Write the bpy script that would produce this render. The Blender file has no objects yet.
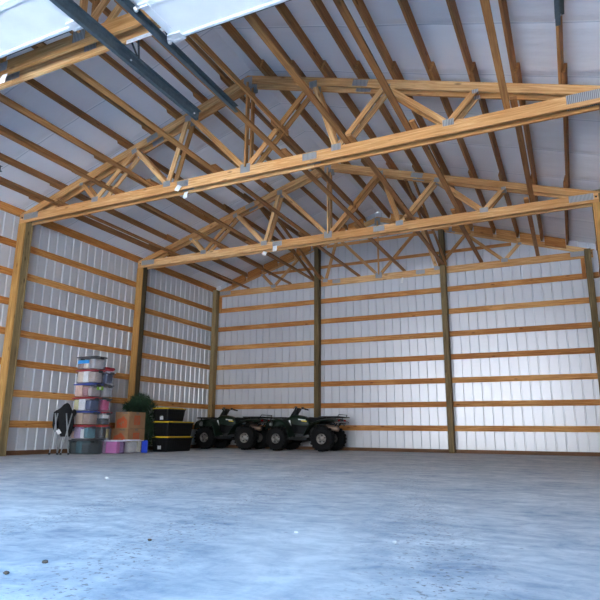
import bpy, bmesh, math, random
from mathutils import Vector, Matrix, noise as mnoise
R = random.Random(7)
sc = bpy.context.scene
COL = sc.collection
PI = math.pi

# ------------------------------------------------------------------ helpers
class MB:
    """collects shapes (with a length/cross UV) and links them as ONE mesh object"""
    def __init__(s): s.v = []; s.f = []; s.uv = []; s.sm = []
    def face(s, idx, uv=None, smooth=False):
        s.f.append(list(idx)); s.uv.append(uv or [(0, 0)] * len(idx)); s.sm.append(smooth)
    def beam(s, p0, p1, w, h, up=(0, 0, 1), off=None):
        p0 = Vector(p0); p1 = Vector(p1); d = p1 - p0; L = d.length; d.normalize()
        up = Vector(up)
        if abs(d.dot(up)) > .99: up = Vector((0, 1, 0))
        sd = d.cross(up).normalized(); u = sd.cross(d).normalized()
        o = R.random() * 7 if off is None else off
        b = len(s.v)
        for p in (p0, p1):
            for a, c in ((-1, -1), (1, -1), (1, 1), (-1, 1)):
                s.v.append(p + sd * (a * w / 2) + u * (c * h / 2))
        cr = [0, w, w + h, 2 * w + h, 2 * w + 2 * h]
        for k in range(4):
            k2 = (k + 1) % 4
            s.face((b + k, b + k2, b + 4 + k2, b + 4 + k), [(o, cr[k] + o), (o, cr[k + 1] + o), (o + L, cr[k + 1] + o), (o + L, cr[k] + o)])
        s.face((b + 3, b + 2, b + 1, b), [(o, o), (o + .01, o), (o + .01, o + h), (o, o + h)])
        s.face((b + 4, b + 5, b + 6, b + 7), [(o, o), (o + .01, o), (o + .01, o + h), (o, o + h)])
        return s
    def box(s, x0, x1, y0, y1, z0, z1):
        return s.beam(((x0 + x1) / 2, y0, (z0 + z1) / 2), ((x0 + x1) / 2, y1, (z0 + z1) / 2), abs(x1 - x0), abs(z1 - z0))
    def prism(s, poly, y0, y1, uax=(1, 0, 0)):
        """polygon in (x,z), extruded along y; grain runs along uax"""
        b = len(s.v); n = len(poly); o = R.random() * 7
        ux, _, uz = uax
        for y in (y0, y1):
            for x, z in poly: s.v.append(Vector((x, y, z)))
        g = lambda x, z: (o + x * ux + z * uz, o - x * uz + z * ux)
        s.face([b + i for i in range(n)], [g(*p) for p in poly])
        s.face([b + n + i for i in reversed(range(n))], [g(*p) for p in reversed(poly)])
        for i in range(n):
            j = (i + 1) % n
            a, c = g(*poly[i]), g(*poly[j])
            s.face((b + i, b + n + i, b + n + j, b + j), [a, (a[0], a[1] + (y1 - y0)), (c[0], c[1] + (y1 - y0)), c])
        return s
    def loft(s, loops, cap0=True, cap1=True, smooth=True, close=True):
        b = len(s.v); n = len(loops[0])
        for lp in loops: s.v += [Vector(p) for p in lp]
        for i in range(len(loops) - 1):
            for k in range(n if close else n - 1):
                k2 = (k + 1) % n
                s.face((b + i * n + k, b + i * n + k2, b + (i + 1) * n + k2, b + (i + 1) * n + k), None, smooth)
        if cap0: s.face([b + k for k in reversed(range(n))])
        if cap1: s.face([b + (len(loops) - 1) * n + k for k in range(n)])
        return s
    def tube(s, pts, r, n=8, r1=None):
        pts = [Vector(p) for p in pts]; loops = []
        ref = None
        for i, p in enumerate(pts):
            d = (pts[min(i + 1, len(pts) - 1)] - pts[max(i - 1, 0)]).normalized()
            if ref is None:
                ref = Vector((0, 0, 1)) if abs(d.z) < .9 else Vector((1, 0, 0))
            a = d.cross(ref).normalized(); c = a.cross(d).normalized(); ref = c
            rr = r if r1 is None else r + (r1 - r) * i / (len(pts) - 1)
            loops.append([p + a * (rr * math.cos(2 * PI * k / n)) + c * (rr * math.sin(2 * PI * k / n)) for k in range(n)])
        return s.loft(loops)
    def lathe(s, prof, c, ax='y', n=24, smooth=True, cap=True):
        """profile of (radius, along) turned around an axis through c"""
        c = Vector(c); loops = []
        for r, a in prof:
            lp = []
            for k in range(n):
                t = 2 * PI * k / n; x, z = r * math.cos(t), r * math.sin(t)
                lp.append(c + (Vector((x, a, z)) if ax == 'y' else Vector((x, z, a)) if ax == 'z' else Vector((a, x, z))))
            loops.append(lp)
        return s.loft(loops, cap, cap, smooth)
    def blob(s, c, rx, ry, rz, n=14, m=9, amp=0., seed=0, sq=1.):
        c = Vector(c); loops = []
        e = lambda v: math.copysign(abs(v) ** sq, v)
        for i in range(m):
            ph = -PI / 2 + PI * (i + .02) / (m - 1 + .04)
            lp = []
            for k in range(n):
                t = 2 * PI * k / n
                d = Vector((e(math.cos(ph)) * e(math.cos(t)), e(math.cos(ph)) * e(math.sin(t)), e(math.sin(ph))))
                q = 1 + amp * mnoise.noise(d * 2.3 + Vector((seed, seed * .7, 0)))
                lp.append(c + Vector((d.x * rx, d.y * ry, d.z * rz)) * q)
            loops.append(lp)
        return s.loft(loops)
    def tf(s, M):
        s.v = [M @ Vector(p) for p in s.v]; return s
    def build(s, name, mat, parent=None, bevel=0, autos=False):
        me = bpy.data.meshes.new(name)
        me.from_pydata([tuple(p) for p in s.v], [], s.f)
        uvl = me.uv_layers.new(name='UVMap')
        i = 0
        for fi, f in enumerate(s.f):
            for k in range(len(f)):
                uvl.data[i].uv = s.uv[fi][k]; i += 1
        me.polygons.foreach_set('use_smooth', s.sm)
        bm = bmesh.new(); bm.from_mesh(me); bmesh.ops.recalc_face_normals(bm, faces=bm.faces); bm.to_mesh(me); bm.free()
        me.materials.append(mat)
        o = bpy.data.objects.new(name, me); COL.objects.link(o)
        if parent: o.parent = parent
        if bevel:
            md = o.modifiers.new('bevel', 'BEVEL'); md.width = bevel; md.segments = 2; md.limit_method = 'ANGLE'
        return o

def empty(name, loc, rz=0.):
    o = bpy.data.objects.new(name, None); COL.objects.link(o)
    o.location = loc; o.rotation_euler = (0, 0, rz); o.empty_display_size = .1
    return o
def tag(o, label, cat, group=None):
    o['label'] = label; o['category'] = cat
    if group: o['group'] = group
    return o
def struct(o):
    o['kind'] = 'structure'; return o
def copy_tree(o, parent=None):
    c = o.copy(); COL.objects.link(c)
    if parent: c.parent = parent
    for ch in list(o.children): copy_tree(ch, c)
    return c
ORD = ['first', 'second', 'third', 'fourth', 'fifth', 'sixth', 'seventh', 'eighth', 'ninth', 'tenth', 'eleventh', 'twelfth']

# ------------------------------------------------------------------ materials
def newmat(name):
    m = bpy.data.materials.new(name); m.use_nodes = True
    nt = m.node_tree; nt.nodes.clear()
    out = nt.nodes.new('ShaderNodeOutputMaterial'); p = nt.nodes.new('ShaderNodeBsdfPrincipled')
    nt.links.new(p.outputs[0], out.inputs[0])
    return m, nt, p
def N(nt, t, **kw):
    n = nt.nodes.new(t)
    for k, v in kw.items():
        if k in n.inputs: n.inputs[k].default_value = v
        else: setattr(n, k, v)
    return n
def ramp(nt, fac, stops):
    r = nt.nodes.new('ShaderNodeValToRGB'); nt.links.new(fac, r.inputs[0])
    e = r.color_ramp.elements
    while len(e) < len(stops): e.new(.5)
    for el, (p, c) in zip(e, stops): el.position = p; el.color = (*c, 1)
    return r.outputs[0]
def plain(name, col, rough=.5, metal=0., noise=.0, nscale=20., spec=.5):
    m, nt, p = newmat(name)
    p.inputs['Roughness'].default_value = rough; p.inputs['Metallic'].default_value = metal
    p.inputs['Specular IOR Level'].default_value = spec
    tc = N(nt, 'ShaderNodeTexCoord'); nz = N(nt, 'ShaderNodeTexNoise', Scale=nscale, Detail=4.)
    nt.links.new(tc.outputs['Object'], nz.inputs['Vector'])
    k = max(noise, .06)
    nt.links.new(ramp(nt, nz.outputs[0], [(.3, tuple(c * (1 - k) for c in col)), (.7, tuple(min(1, c * (1 + k)) for c in col))]), p.inputs['Base Color'])
    return m
def wood(name, dark, mid, light, rough=.62, knots=True):
    m, nt, p = newmat(name)
    p.inputs['Roughness'].default_value = rough; p.inputs['Specular IOR Level'].default_value = .3
    uv = N(nt, 'ShaderNodeUVMap'); uv.uv_map = 'UVMap'
    oi = N(nt, 'ShaderNodeObjectInfo')
    off = N(nt, 'ShaderNodeVectorMath', operation='ADD'); cmb = N(nt, 'ShaderNodeCombineXYZ')
    mul = N(nt, 'ShaderNodeMath', operation='MULTIPLY'); mul.inputs[1].default_value = 50.
    nt.links.new(oi.outputs['Random'], mul.inputs[0]); nt.links.new(mul.outputs[0], cmb.inputs[0]); nt.links.new(mul.outputs[0], cmb.inputs[1])
    nt.links.new(uv.outputs[0], off.inputs[0]); nt.links.new(cmb.outputs[0], off.inputs[1])
    mp = N(nt, 'ShaderNodeMapping'); mp.inputs['Scale'].default_value = (1.1, 26, 1)
    nt.links.new(off.outputs[0], mp.inputs[0])
    gr = N(nt, 'ShaderNodeTexNoise', Scale=1.6, Detail=6., Roughness=.65, Distortion=.6)
    nt.links.new(mp.outputs[0], gr.inputs['Vector'])
    big = N(nt, 'ShaderNodeTexNoise', Scale=.9, Detail=2.)
    nt.links.new(off.outputs[0], big.inputs['Vector'])
    mix = N(nt, 'ShaderNodeMath', operation='MULTIPLY_ADD'); mix.inputs[1].default_value = .4
    nt.links.new(big.outputs[0], mix.inputs[0]); nt.links.new(gr.outputs[0], mix.inputs[2])
    r2 = N(nt, 'ShaderNodeMath', operation='MULTIPLY_ADD'); r2.inputs[1].default_value = .22
    nt.links.new(oi.outputs['Random'], r2.inputs[0]); nt.links.new(mix.outputs[0], r2.inputs[2])
    c = ramp(nt, r2.outputs[0], [(.55, dark), (.82, mid), (1.0, light)])
    if knots:
        mk = N(nt, 'ShaderNodeMapping'); mk.inputs['Scale'].default_value = (2.2, 6.5, 1)
        nt.links.new(off.outputs[0], mk.inputs[0])
        vo = N(nt, 'ShaderNodeTexVoronoi', Scale=1.); nt.links.new(mk.outputs[0], vo.inputs['Vector'])
        kf = N(nt, 'ShaderNodeMapRange'); kf.inputs[1].default_value = .06; kf.inputs[2].default_value = .15; kf.inputs[3].default_value = .75; kf.inputs[4].default_value = 0
        nt.links.new(vo.outputs['Distance'], kf.inputs[0])
        mx = N(nt, 'ShaderNodeMix', data_type='RGBA'); nt.links.new(kf.outputs[0], mx.inputs[0])
        nt.links.new(c, mx.inputs[6]); mx.inputs[7].default_value = (dark[0] * .45, dark[1] * .4, dark[2] * .35, 1)
        c = mx.outputs[2]
    nt.links.new(c, p.inputs['Base Color'])
    bp = N(nt, 'ShaderNodeBump', Strength=.15, Distance=.003); nt.links.new(gr.outputs[0], bp.inputs['Height']); nt.links.new(bp.outputs[0], p.inputs['Normal'])
    return m
M = {}
M['truss'] = wood('truss_timber', (.40, .165, .04), (.60, .31, .115), (.80, .51, .24))
M['girt'] = wood('girt_timber', (.33, .11, .022), (.52, .215, .055), (.74, .385, .13))
M['purlin'] = wood('purlin_timber', (.21, .085, .025), (.36, .155, .05), (.50, .245, .085))
M['post'] = wood('treated_post_timber', (.08, .055, .022), (.155, .105, .042), (.26, .18, .078))
M['post_olive'] = wood('olive_treated_post', (.13, .09, .04), (.26, .185, .085), (.38, .275, .13))
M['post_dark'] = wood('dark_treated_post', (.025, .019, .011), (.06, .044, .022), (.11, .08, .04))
M['board'] = wood('pale_bearing_board', (.32, .15, .04), (.54, .29, .085), (.70, .44, .16))

def metal_wall():
    m, nt, p = newmat('ribbed_steel_sheet')
    p.inputs['Metallic'].default_value = .26; p.inputs['Roughness'].default_value = .34
    tc = N(nt, 'ShaderNodeTexCoord'); mp = N(nt, 'ShaderNodeMapping'); mp.inputs['Scale'].default_value = (3., 3., .25)
    nt.links.new(tc.outputs['Object'], mp.inputs[0])
    nz = N(nt, 'ShaderNodeTexNoise', Scale=2., Detail=3.); nt.links.new(mp.outputs[0], nz.inputs['Vector'])
    nt.links.new(ramp(nt, nz.outputs[0], [(.3, (.60, .615, .65)), (.7, (.605, .62, .655))]), p.inputs['Base Color'])
    return m
M['skirt'] = wood('skirt_timber', (.10, .045, .02), (.15, .075, .035), (.2, .10, .05))
M['metal'] = metal_wall()
def roof_sheet():
    m, nt, p = newmat('white_roof_insulation')
    p.inputs['Roughness'].default_value = .38; p.inputs['Specular IOR Level'].default_value = .35
    tc = N(nt, 'ShaderNodeTexCoord'); sp = N(nt, 'ShaderNodeSeparateXYZ'); nt.links.new(tc.outputs['Object'], sp.inputs[0])
    wob = N(nt, 'ShaderNodeTexNoise', Scale=.8, Detail=2.); nt.links.new(tc.outputs['Object'], wob.inputs['Vector'])
    a = N(nt, 'ShaderNodeMath', operation='MULTIPLY_ADD'); a.inputs[1].default_value = .12; nt.links.new(wob.outputs[0], a.inputs[0]); nt.links.new(sp.outputs[1], a.inputs[2])
    b = N(nt, 'ShaderNodeMath', operation='ADD'); b.inputs[1].default_value = .45; nt.links.new(a.outputs[0], b.inputs[0])
    d = N(nt, 'ShaderNodeMath', operation='DIVIDE'); d.inputs[1].default_value = 1.17; nt.links.new(b.outputs[0], d.inputs[0])
    f = N(nt, 'ShaderNodeMath', operation='FRACT'); nt.links.new(d.outputs[0], f.inputs[0])
    col = ramp(nt, f.outputs[0], [(0, (.56, .58, .64)), (.010, (.60, .62, .67)), (.02, (.85, .85, .88)), (.97, (.83, .83, .86)), (.985, (.92, .93, .95)), (1, (.88, .9, .93))])
    nt.links.new(col, p.inputs['Base Color'])
    hb = ramp(nt, f.outputs[0], [(0, (0, 0, 0)), (.10, (.8, .8, .8)), (.5, (1, 1, 1)), (.9, (.8, .8, .8)), (1, (0, 0, 0))])
    mp = N(nt, 'ShaderNodeMapping'); mp.inputs['Scale'].default_value = (.6, 2.6, 1); nt.links.new(tc.outputs['Object'], mp.inputs[0])
    wr = N(nt, 'ShaderNodeTexNoise', Scale=2.2, Detail=3.); nt.links.new(mp.outputs[0], wr.inputs['Vector'])
    ad = N(nt, 'ShaderNodeMath', operation='MULTIPLY_ADD'); ad.inputs[1].default_value = .8; nt.links.new(wr.outputs[0], ad.inputs[0]); nt.links.new(hb, ad.inputs[2])
    bp = N(nt, 'ShaderNodeBump', Strength=.5, Distance=.04); nt.links.new(ad.outputs[0], bp.inputs['Height']); nt.links.new(bp.outputs[0], p.inputs['Normal'])
    return m
M['roof'] = roof_sheet()
def concrete():
    m, nt, p = newmat('dusty_concrete')
    p.inputs['Roughness'].default_value = .62; p.inputs['Specular IOR Level'].default_value = .5; p.inputs['Sheen Weight'].default_value = .06; p.inputs['Sheen Roughness'].default_value = .6
    tc = N(nt, 'ShaderNodeTexCoord'); V = tc.outputs['Object']
    n1 = N(nt, 'ShaderNodeTexNoise', Scale=1.3, Detail=9., Roughness=.66); nt.links.new(V, n1.inputs['Vector'])
    n2 = N(nt, 'ShaderNodeTexNoise', Scale=5.5, Detail=8., Roughness=.7, Distortion=.8); nt.links.new(V, n2.inputs['Vector'])
    mp = N(nt, 'ShaderNodeMapping'); mp.inputs['Rotation'].default_value = (0, 0, .35); mp.inputs['Scale'].default_value = (1.2, 3.0, 1); nt.links.new(V, mp.inputs[0])
    n3 = N(nt, 'ShaderNodeTexNoise', Scale=1.6, Detail=7., Roughness=.7, Distortion=1.2); nt.links.new(mp.outputs[0], n3.inputs['Vector'])
    a = N(nt, 'ShaderNodeMath', operation='ADD'); nt.links.new(n1.outputs[0], a.inputs[0]); nt.links.new(n2.outputs[0], a.inputs[1])
    a2 = N(nt, 'ShaderNodeMath', operation='ADD'); nt.links.new(a.outputs[0], a2.inputs[0]); nt.links.new(n3.outputs[0], a2.inputs[1])
    h = N(nt, 'ShaderNodeMath', operation='DIVIDE'); h.inputs[1].default_value = 3.; nt.links.new(a2.outputs[0], h.inputs[0])
    c = ramp(nt, h.outputs[0], [(.385, (.14, .185, .26)), (.45, (.31, .34, .37)), (.51, (.45, .455, .455)), (.58, (.60, .59, .575))])
    # brown dirt tracked in by wheels: two bands towards the machines, broken up by noise
    sp = N(nt, 'ShaderNodeSeparateXYZ'); nt.links.new(V, sp.inputs[0])
    sk = N(nt, 'ShaderNodeMath', operation='MULTIPLY_ADD'); sk.inputs[1].default_value = .28; nt.links.new(sp.outputs[1], sk.inputs[0]); nt.links.new(sp.outputs[0], sk.inputs[2])
    def band(c0, w):
        s = N(nt, 'ShaderNodeMath', operation='SUBTRACT'); s.inputs[1].default_value = c0; nt.links.new(sk.outputs[0], s.inputs[0])
        ab = N(nt, 'ShaderNodeMath', operation='ABSOLUTE'); nt.links.new(s.outputs[0], ab.inputs[0])
        mr = N(nt, 'ShaderNodeMapRange'); mr.inputs[1].default_value = 0; mr.inputs[2].default_value = w; mr.inputs[3].default_value = 1; mr.inputs[4].default_value = 0
        nt.links.new(ab.outputs[0], mr.inputs[0]); return mr.outputs[0]
    bb = N(nt, 'ShaderNodeMath', operation='MAXIMUM'); nt.links.new(band(-1.2, .42), bb.inputs[0]); nt.links.new(band(-2.15, .30), bb.inputs[1]); b3 = N(nt, 'ShaderNodeMath', operation='MAXIMUM'); nt.links.new(bb.outputs[0], b3.inputs[0]); nt.links.new(band(.12, .42), b3.inputs[1]); bb = b3
    n4 = N(nt, 'ShaderNodeTexNoise', Scale=34., Detail=3., Roughness=.6); nt.links.new(V, n4.inputs['Vector'])
    th = N(nt, 'ShaderNodeMapRange'); th.inputs[1].default_value = .57; th.inputs[2].default_value = .64; th.inputs[3].default_value = 0; th.inputs[4].default_value = .9; nt.links.new(n4.outputs[0], th.inputs[0])
    df = N(nt, 'ShaderNodeMath', operation='MULTIPLY'); nt.links.new(bb.outputs[0], df.inputs[0]); nt.links.new(th.outputs[0], df.inputs[1])
    mx = N(nt, 'ShaderNodeMix', data_type='RGBA'); nt.links.new(df.outputs[0], mx.inputs[0]); nt.links.new(c, mx.inputs[6]); mx.inputs[7].default_value = (.13, .095, .075, 1)
    # scattered specks
    vo = N(nt, 'ShaderNodeTexVoronoi', Scale=5.); nt.links.new(V, vo.inputs['Vector'])
    kf = N(nt, 'ShaderNodeMapRange'); kf.inputs[1].default_value = .03; kf.inputs[2].default_value = .07; kf.inputs[3].default_value = .6; kf.inputs[4].default_value = 0; nt.links.new(vo.outputs['Distance'], kf.inputs[0])
    mx2 = N(nt, 'ShaderNodeMix', data_type='RGBA'); nt.links.new(kf.outputs[0], mx2.inputs[0]); nt.links.new(mx.outputs[2], mx2.inputs[6]); mx2.inputs[7].default_value = (.14, .11, .09, 1)
    nt.links.new(mx2.outputs[2], p.inputs['Base Color'])
    rr = N(nt, 'ShaderNodeMapRange'); rr.inputs[1].default_value = .35; rr.inputs[2].default_value = .65; rr.inputs[3].default_value = .5; rr.inputs[4].default_value = .8; nt.links.new(h.outputs[0], rr.inputs[0]); nt.links.new(rr.outputs[0], p.inputs['Roughness'])
    bp = N(nt, 'ShaderNodeBump', Strength=.25, Distance=.01); nt.links.new(n2.outputs[0], bp.inputs['Height']); nt.links.new(bp.outputs[0], p.inputs['Normal'])
    return m
M['floor'] = concrete()
def plate_mat():
    m, nt, p = newmat('toothed_gusset_steel')
    p.inputs['Metallic'].default_value = .6; p.inputs['Roughness'].default_value = .5
    tc = N(nt, 'ShaderNodeTexCoord')
    wv = N(nt, 'ShaderNodeTexWave', Scale=14., Distortion=.4); wv.bands_direction = 'X'; nt.links.new(tc.outputs['Object'], wv.inputs['Vector'])
    nt.links.new(ramp(nt, wv.outputs[0], [(.2, (.17, .175, .18)), (.6, (.46, .465, .47))]), p.inputs['Base Color'])
    return m
M['plate'] = plate_mat()
M['track'] = plain('galvanised_track_dark', (.10, .14, .165), .42, .55, .15)
M['zinc'] = plain('zinc_angle', (.80, .82, .84), .4, .3, .1)
M['door_panel'] = plain('white_door_panel', (.80, .83, .85), .32, 0, .03, 3)
M['seal'] = plain('rubber_seal', (.03, .03, .035), .7)
M['paper'] = plain('white_paper', (.85, .85, .84), .8)
M['bolt'] = plain('dark_bolt', (.03, .03, .03), .5, .5)
M['ground'] = plain('pale_gravel', (.54, .55, .565), .9, 0, .2, 6)
M['black_plastic'] = plain('black_plastic', (.006, .006, .0065), .5, 0, .1, 20, .3)
M['yellow_plastic'] = plain('yellow_plastic', (.78, .52, .02), .42)
M['tire'] = plain('tire_rubber', (.009, .009, .0095), .85, 0, .2, 60, .2)
M['green'] = plain('dark_green_plastic', (.007, .019, .010), .4, 0, .1, 20, .3)
M['black_steel'] = plain('black_steel', (.015, .015, .016), .45, .3)
M['engine'] = plain('engine_metal', (.05, .05, .05), .45, .6, .3, 15)
M['rim'] = plain('cast_rim', (.30, .285, .26), .45, .7, .3)
M['exhaust'] = plain('heat_stained_muffler', (.30, .22, .17), .45, .7, .35, 9)
M['vinyl'] = plain('black_vinyl', (.007, .007, .0075), .55, 0, .06, 20, .3)
M['red_lens'] = plain('red_lens', (.35, .015, .02), .2)
M['clear_lens'] = plain('clear_lens', (.5, .52, .54), .15)
M['decal_white'] = plain('decal_white', (.75, .76, .74), .4)
M['decal_yellow'] = plain('decal_yellow', (.75, .60, .05), .4)
M['cardboard'] = plain('brown_cardboard', (.34, .19, .095), .85, 0, .1, 7)
M['tape'] = plain('box_tape', (.20, .14, .10), .45)
M['orange'] = plain('orange_print', (.52, .105, .035), .8)
M['fabric_black'] = plain('black_nylon', (.008, .008, .009), .9, 0, .3, 30)
M['grey_tube'] = plain('grey_tube', (.34, .35, .36), .4, .3)
M['needles'] = plain('pine_needles', (.018, .052, .024), .7, 0, .5, 12)
M['bark'] = plain('trunk_brown', (.07, .045, .025), .8)

def clear_plastic(name, tint, alpha):
    m, nt, p = newmat(name)
    out = [n for n in nt.nodes if n.type == 'OUTPUT_MATERIAL'][0]
    p.inputs['Base Color'].default_value = (*tint, 1); p.inputs['Roughness'].default_value = .22
    tr = N(nt, 'ShaderNodeBsdfTransparent'); tr.inputs[0].default_value = (*[min(1, .5 + .5 * t) for t in tint], 1)
    ms = N(nt, 'ShaderNodeMixShader'); ms.inputs[0].default_value = alpha
    nt.links.new(tr.outputs[0], ms.inputs[1]); nt.links.new(p.outputs[0], ms.inputs[2]); nt.links.new(ms.outputs[0], out.inputs[0])
    return m
M['clear'] = clear_plastic('clear_tub_plastic', (.85, .86, .88), .055)
M['smoke'] = clear_plastic('smoky_tub_plastic', (.42, .48, .50), .10)
M['pinktub'] = clear_plastic('lilac_tub_plastic', (.74, .58, .76), .12)
_cm = {}
def cmat(c, rough=.6):
    if c not in _cm: _cm[c] = plain('coloured_%d' % len(_cm), c, rough, 0, .12, 9)
    return _cm[c]

# ------------------------------------------------------------------ layout numbers
XL, XR, XC = -10.185, .87, -4.67        # girt faces of the side walls, ridge line
YF, YB = -.45, 15.05                    # front wall, girt face of the back wall
FT = .3048
TY = [3.945, 7.61, 11.275, 15.05]       # truss fronts
S, PEAK = .316, 6.65                    # slope of the top chords, their height at the ridge
ZB0, ZB1 = 4.72, 4.904                  # bottom chord
def chord_z(x): return PEAK - S * abs(x - XC)
PUR = .158
def roof_z(x): return chord_z(x) + PUR + .004

# ------------------------------------------------------------------ shell
mb = MB(); mb.box(XL - .25, XR + .25, YF - .1, YB + .2, -.12, 0)
struct(mb.build('floor', M['floor']))
mb = MB(); mb.box(-60, 50, -70, YF - .1, -.14, -.02)
struct(mb.build('ground', M['ground']))

def rib_profile(a0, a1, rib=((0, 0), (.168, 0), (.182, .026), (.2086, .026), (.2226, 0))):
    """(along, depth) points of a ribbed sheet; depth is away from the room"""
    pts = []; a = a0
    while a < a1:
        for d, z in rib:
            if a + d < a1: pts.append((a + d, z))
        a += .2286
    pts.append((a1, 0)); return pts
def sheet_wall(name, pts, place, ztop, zbot=lambda a: 0.):
    mb = MB()
    for i in range(len(pts) - 1):
        (a, d), (a2, d2) = pts[i], pts[i + 1]
        b = len(mb.v)
        t = .0012
        mb.v += [Vector(place(a, d, zbot(a))), Vector(place(a2, d2, zbot(a2))), Vector(place(a2, d2, ztop(a2))), Vector(place(a, d, ztop(a)))]
        mb.v += [Vector(place(a, d + t, zbot(a))), Vector(place(a2, d2 + t, zbot(a2))), Vector(place(a2, d2 + t, ztop(a2))), Vector(place(a, d + t, ztop(a)))]
        mb.face((b, b + 1, b + 2, b + 3)); mb.face((b + 7, b + 6, b + 5, b + 4))
        mb.face((b + 3, b + 2, b + 6, b + 7)); mb.face((b + 1, b, b + 4, b + 5))
    me = bpy.data.meshes.new(name); me.from_pydata([tuple(p) for p in mb.v], [], mb.f); me.materials.append(M['metal'])
    o = bpy.data.objects.new(name, me); COL.objects.link(o); return struct(o)
G = .038
sheet_wall('wall_left', rib_profile(YF, YB + .06), lambda a, d, z: (XL - G - .001 - d, a, z), lambda a: roof_z(XL) + .0)
sheet_wall('wall_right', rib_profile(YF, YB + .06), lambda a, d, z: (XR + G + .001 + d, a, z), lambda a: roof_z(XR) + .0)
sheet_wall('wall_back', rib_profile(XL - .04, XR + .04, ((0, 0), (.182, 0), (.190, .030), (.2146, .030), (.2226, 0))), lambda a, d, z: (a, YB + G + .001 + d, z), lambda a: roof_z(a) + .012)
# front wall with the two big door openings
DOORS = [(-7.90, -4.17), (-3.55, .20)]
DH = 4.27
def fz(a):
    for d0, d1 in DOORS:
        if d0 <= a <= d1: return DH
    return 0.
sheet_wall('wall_front', rib_profile(XL - .04, XR + .04), lambda a, d, z: (a, YF - d, z), lambda a: roof_z(a) + .012, fz)
# ceiling: two insulated slopes
for nm, x0, x1 in (('ceiling_left', XL - .3, XC), ('ceiling_right', XC, XR + .3)):
    mb = MB(); z0, z1 = roof_z(x0), roof_z(x1)
    mb.prism([(x0, z0), (x1, z1), (x1, z1 + .03), (x0, z0 + .03)], YF - .3, YB + .3)
    struct(mb.build(nm, M['roof']))

# ------------------------------------------------------------------ posts
def post(x0, x1, y0, y1, z1, label, mat='post', boards=False):
    t = empty('timber_post', ((x0 + x1) / 2, (y0 + y1) / 2, 0)); tag(t, label, 'post', 'upright timber posts')
    cx, cy = t.location.x, t.location.y
    mb = MB(); mb.beam((0, 0, 0), (0, 0, z1), x1 - x0, y1 - y0, up=(0, 1, 0)); mb.build('post_shaft', M[mat], t, bevel=.004)
    if boards:
        for s_ in (-1, 1):
            mb = MB(); mb.beam((0, s_ * ((y1 - y0) / 2 + .0195), 0), (0, s_ * ((y1 - y0) / 2 + .0195), ZB0 - .004), x1 - x0, .037, up=(0, 1, 0)); mb.build('bearing_board', M['board' if s_ < 0 else mat], t, bevel=.003)
    return t
PD = .19; PW = .137
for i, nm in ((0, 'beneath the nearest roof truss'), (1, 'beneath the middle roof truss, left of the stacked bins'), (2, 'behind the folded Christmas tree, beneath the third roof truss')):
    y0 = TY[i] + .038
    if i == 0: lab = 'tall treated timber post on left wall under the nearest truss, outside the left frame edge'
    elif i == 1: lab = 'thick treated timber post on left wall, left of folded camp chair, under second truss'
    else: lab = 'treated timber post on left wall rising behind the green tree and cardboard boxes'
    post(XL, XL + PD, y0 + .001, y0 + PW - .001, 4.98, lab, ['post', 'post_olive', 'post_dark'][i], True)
    lab = ['tall treated timber post on right wall under the nearest roof truss',
           'treated timber post on right wall under the second truss', 'pale yellowish timber post on right wall at edge of frame under third truss'][i]
    post(XR - PD, XR, y0 + .001, y0 + PW - .001, 4.98, lab, 'post', True)
post(XL + .001, XL + .14, YB - PD, YB - .001, roof_z(XL + .1) - .17, 'greenish timber corner post where left and back metal walls meet, behind the left quad bike', 'post_olive')
post(.60, .74, YB - PD, YB - .001, 4.90, 'dark timber corner post where back and right metal walls meet')
post(-6.605, -6.465, YB - PD, YB - .001, chord_z(-6.535) - .15, 'dark treated timber post on back wall behind the right quad bike')
post(-2.90, -2.76, YB - PD, YB - .001, chord_z(-2.83) - .15, 'dark treated timber post standing alone on back wall to right of both quad bikes')

# ------------------------------------------------------------------ girts
def board(name, p0, p1, w, h, mat, label, cat, group, up=(0, 0, 1), bev=.002):
    mid = (Vector(p0) + Vector(p1)) / 2
    mb = MB(); mb.beam(Vector(p0) - mid, Vector(p1) - mid, w, h, up)
    o = mb.build(name, M[mat], None, bevel=bev); o.location = mid
    tag(o, label, cat, group); return o
bayL = [(YF + .02, TY[0] + .106), (TY[0] + .108, TY[1] + .106), (TY[1] + .108, TY[2] + .106), (TY[2] + .108, YB)]
bayname = ['bay nearest the doors', 'bay before the first visible post', 'bay behind the camp chair', 'far bay beside corner post']
rname = ['bay nearest the doors', 'second bay from doors', 'third bay from doors', 'far bay beside corner post']
for side, X, sg in (('left', XL, -1), ('right', XR, 1)):
    for b, (y0, y1) in enumerate(bayL):
        bn = (bayname if side == 'left' else rname)[b]
        for k in range(1, 8):
            z = 2 * k * FT
            board('wall_girt', (X + sg * G / 2, y0 + .002, z), (X + sg * G / 2, y1 - .002, z), G, .14, 'girt',
                  f'{ORD[k - 1]} timber girt up from floor, {side} wall, {bn}', 'girt', f'horizontal girts on the {side} wall')
        board('eave_purlin', (X + sg * G / 2, y0 + .002, roof_z(X) - .1), (X + sg * G / 2, y1 - .002, roof_z(X) - .1), G, .175, 'girt',
              f'timber eave board atop {side} wall, {bn}', 'board', 'eave boards')
        board('skirt_board', (X + sg * G / 2, y0 + .002, .045), (X + sg * G / 2, y1 - .002, .045), G, .09, 'skirt',
              f'skirt board at foot of {side} wall, {bn}', 'board', 'skirt boards')
bx = [(XL, -6.535, 'left third beside left corner post'), (-6.535, -2.83, 'middle third between posts'), (-2.83, XR, 'right third beside right corner post')]
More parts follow.
